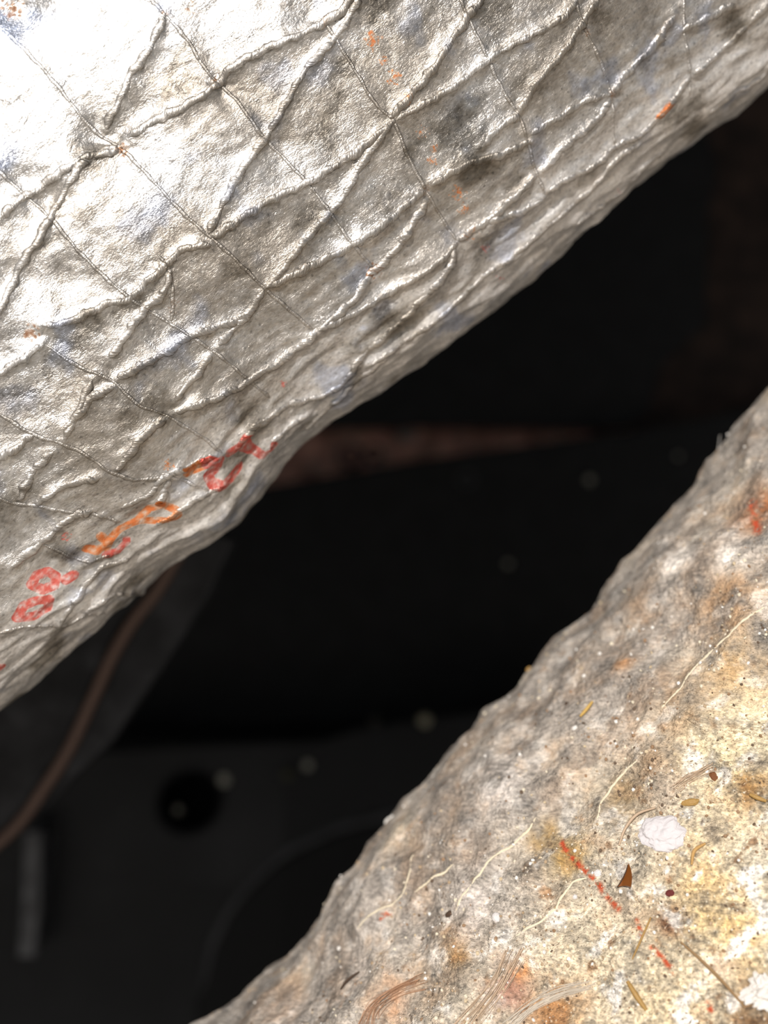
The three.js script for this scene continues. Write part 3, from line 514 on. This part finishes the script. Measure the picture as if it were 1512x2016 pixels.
tuft([[725, 2030], [745, 1985], [785, 1950], [830, 1934]], 20, 22, matte(0xb98d6c, 0.6), 'reddish wisp of fibres curling above the bottom edge at lower middle');
tuft([[1340, 1560], [1362, 1540], [1384, 1526], [1404, 1515]], 12, 14, fibre, 'short tan wisp of fibres by the reddish flake');

// ---------------------------------------------------------------- inside the dark housing
function slab(px, z, thick, name, label, category, material, round = 0.0008, group) {   // a flat plate cut to an outline, standing at depth z
  const c = at(px.reduce((a, p) => a + p[0], 0) / px.length, px.reduce((a, p) => a + p[1], 0) / px.length, z), s = new THREE.Shape(px.map(([x, y]) => { const p = at(x, y, z).sub(c); return new THREE.Vector2(p.x, p.y); }));
  const g = new THREE.ExtrudeGeometry(s, { depth: thick, bevelEnabled: true, bevelSize: round, bevelThickness: round, bevelSegments: 2 }); g.translate(0, 0, -thick);
  const uv = g.attributes.uv; for (let i = 0; i < uv.count; i++) uv.setXY(i, uv.getX(i) * 8, uv.getY(i) * 8);
  const t = thing(name, label, category, c.toArray(), group);
  mesh('plate', g, material, t);
  return t;
}
const turned = (o, x, y, z) => { o.rotation.set(x, y, z); return o; };
// rusty panel far back, seen as a lit wedge and a brown patch
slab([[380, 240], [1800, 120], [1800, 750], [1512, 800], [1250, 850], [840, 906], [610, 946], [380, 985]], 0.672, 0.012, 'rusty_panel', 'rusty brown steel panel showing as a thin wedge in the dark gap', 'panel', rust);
{
  const t = scene.children[scene.children.length - 1], put = (name, g, m, px, py) => mesh(name, g, m, t).position.copy(at(px, py, 0.6715).sub(t.position));
  put('pale_patch', new RoundedBoxGeometry(0.011, 0.006, 0.001, 2, 0.0004), new THREE.MeshStandardMaterial({ color: 0x8f8a84, roughness: 0.8 }), 800, 858);
  put('ring', new THREE.TorusGeometry(0.007, 0.0018, 8, 28), greySteel, 690, 898);
  put('ring', new THREE.TorusGeometry(0.0045, 0.0015, 8, 24), deepSteel, 735, 893);
}
slab([[1246, 850], [1270, 700], [1300, 40], [1800, 40], [1800, 748], [1512, 800]], 0.668, 0.002, 'dimmed_panel_side', 'darker brown sheet added at the right edge of the gap to dim the rusty panel', 'plate', dimmedRust, 0.0004);  // added darker sheet, makes the rusty panel look less lit at the right
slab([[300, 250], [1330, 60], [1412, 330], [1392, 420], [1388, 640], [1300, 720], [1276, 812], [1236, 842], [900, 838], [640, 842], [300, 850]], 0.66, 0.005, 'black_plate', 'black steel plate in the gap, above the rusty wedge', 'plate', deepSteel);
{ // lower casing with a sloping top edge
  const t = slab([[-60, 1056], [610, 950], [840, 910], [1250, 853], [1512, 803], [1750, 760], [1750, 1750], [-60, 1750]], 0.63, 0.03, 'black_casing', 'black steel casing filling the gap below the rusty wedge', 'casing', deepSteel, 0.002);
  const add = (name, g, m, px, py, z = 0.6285) => { const o = mesh(name, g, m, t); o.position.copy(at(px, py, z).sub(t.position)); return o; };
  const bare = brightSteel, dot = (r) => new THREE.SphereGeometry(r, 14, 10);
  turned(add('washer', new THREE.TorusGeometry(0.0042, 0.0014, 8, 24), greySteel, 918, 944), 0, 0, 0);
  add('rivet', dot(0.0018), bare, 1000, 1110); add('rivet', dot(0.0014), bare, 1335, 898); add('rivet', dot(0.0022), bare, 1160, 945);
  for (const [x0, y0, x1, y1, w] of [[922, 1172, 975, 1140, 0.0016], [1010, 1104, 1092, 1046, 0.0012], [1010, 1215, 1080, 1207, 0.0012]]) {
    const a = at(x0, y0, 0.6285), b = at(x1, y1, 0.6285), g = new RoundedBoxGeometry(a.distanceTo(b), w * 1.6, 0.0008, 1, 0.0003), o = mesh('scratch_ridge', g, bare, t);
    o.position.copy(a).add(b).multiplyScalar(0.5).sub(t.position); o.rotation.z = Math.atan2(b.y - a.y, b.x - a.x);
  }
}
{ // nearer dark box: an oval knockout, a curved embossed rib, a few screws along its top
  const hole = new THREE.Path(), z = 0.56, t = thing('dark_box', 'charcoal steel box low in the gap with an oval hole and a curved rib', 'box', at(560, 1740, z).toArray());
  const L = (x, y) => { const p = at(x, y, z).sub(t.position); return new THREE.Vector2(p.x, p.y); };
  const s = new THREE.Shape([[-200, 1500], [210, 1482], [420, 1470], [640, 1462], [700, 1440], [1000, 1400], [1300, 1370], [1300, 2150], [-200, 2150]].map(([x, y]) => L(x, y)));
  const c = L(374, 1578), k = TAN * z / 1008; hole.absellipse(c.x, c.y, 66 * k, 58 * k, 0, Math.PI * 2, true, 0.7); s.holes.push(hole);
  const g = new THREE.ExtrudeGeometry(s, { depth: 0.004, bevelEnabled: true, bevelSize: 0.0012, bevelThickness: 0.0012, bevelSegments: 2, curveSegments: 32 }); g.translate(0, 0, -0.004);
  mesh('front_panel', g, boxSteel, t);
  const rim = []; for (let i = 0; i < 48; i++) { const a = i / 48 * 2 * Math.PI, e = 0.7; const x = 70 * k * Math.cos(a), y = 62 * k * Math.sin(a); rim.push(V(c.x + x * Math.cos(e) - y * Math.sin(e), c.y + x * Math.sin(e) + y * Math.cos(e), 0.001)); }
  mesh('hole_rim', new THREE.TubeGeometry(new THREE.CatmullRomCurve3(rim, true), 64, 0.0013, 6, true), boxSteel, t);
  const q = (x, y, d = 0.001) => { const p = L(x, y); return V(p.x, p.y, d); };
  mesh('curved_rib', tube([q(400, 1960), q(425, 1850), q(470, 1765), q(540, 1695), q(620, 1648), q(700, 1618), q(790, 1598), q(880, 1585)], 0.0026, 8), ribHighlight, t);  // rib coloured paler than its box to paint in the highlight along it
  mesh('raised_disc', (() => { const sh = new THREE.Shape([[400, 1975], [432, 1860], [480, 1778], [548, 1712], [628, 1664], [705, 1634], [800, 1612], [900, 1600], [900, 2000], [560, 2100], [400, 2100]].map(([x, y]) => L(x, y))); const e = new THREE.ExtrudeGeometry(sh, { depth: 0.003, bevelEnabled: true, bevelSize: 0.003, bevelThickness: 0.002, bevelSegments: 3 }); e.translate(0, 0, -0.001); return e; })(), deepSteel, t);
  mesh('inner_bolt', new THREE.SphereGeometry(0.0022, 12, 8), brightSteel, t).position.copy(q(342, 1607, -0.012));
  for (const [x, y, r] of [[442, 1534, 0.0028], [606, 1505, 0.0022]]) { const b = mesh('screw_head', new THREE.CylinderGeometry(r, r * 1.15, 0.002, 6), brightSteel, t); b.position.copy(q(x, y, 0.0015)); b.rotation.x = 1.2; }
  mesh('top_ledge', box(-0.16, 0.2, -0.001, 0.001, -0.06, 0).applyMatrix4(new THREE.Matrix4().makeTranslation(0.02, L(560, 1470).y + 0.001, 0)), deepSteel, t);
}
function pebble(px, py, z, r, hex, label) { const g = new THREE.IcosahedronGeometry(r, 3), p = g.attributes.position, o = rnd() * 50; for (let i = 0; i < p.count; i++) { const k = 1 + 0.3 * noise(p.getX(i) / r * 1.5 + o, p.getY(i) / r * 1.5 + p.getZ(i) / r); p.setXYZ(i, p.getX(i) * k, p.getY(i) * k * 0.9, p.getZ(i) * k); } g.computeVertexNormals(); const m = mesh('pebble', g, matte(hex), scene); m.position.copy(at(px, py, z)); return tag(m, label, 'pebble'); }
pebble(836, 1418, 0.555, 0.0035, 0xe8dfc0, 'pale cream pebble on the dark box, brightest of the specks in the gap');
pebble(738, 1421, 0.555, 0.0026, 0x55514a, 'dull grey pebble left of the pale cream one on the dark box');
pebble(566, 1524, 0.555, 0.003, 0x6d6a54, 'olive grey pebble stuck to the dark box right of the oval hole');
{ // flat bar with a thin cable along it
  slab([[452, 1070], [400, 1178], [330, 1292], [222, 1452], [100, 1574], [-70, 1720], [-70, 1250], [290, 1010]], 0.335, 0.006, 'flat_bar', 'dark grey flat steel bar slanting down behind the lower left of the foil', 'bar', barSteel, 0.0012);
  const pts = [[352, 1090], [308, 1164], [262, 1222], [224, 1286], [186, 1368], [134, 1478], [84, 1556], [40, 1618], [-10, 1664], [-60, 1700]].map(([x, y]) => at(x, y, 0.3315));
  tag(mesh('cable', tube(pts, 0.0021, 12, 90), matte(0x8a6f62, 0.6), scene), 'thin brownish cable running down along the dark grey flat bar', 'cable');
}
slab([[52, 1640], [80, 1640], [76, 1800], [66, 1880], [40, 1880], [48, 1780]], 0.538, 0.02, 'bracket', 'narrow upright grey steel strip in the gap at the lower left', 'bracket', stripSteel, 0.001);

renderer.render(scene, camera);
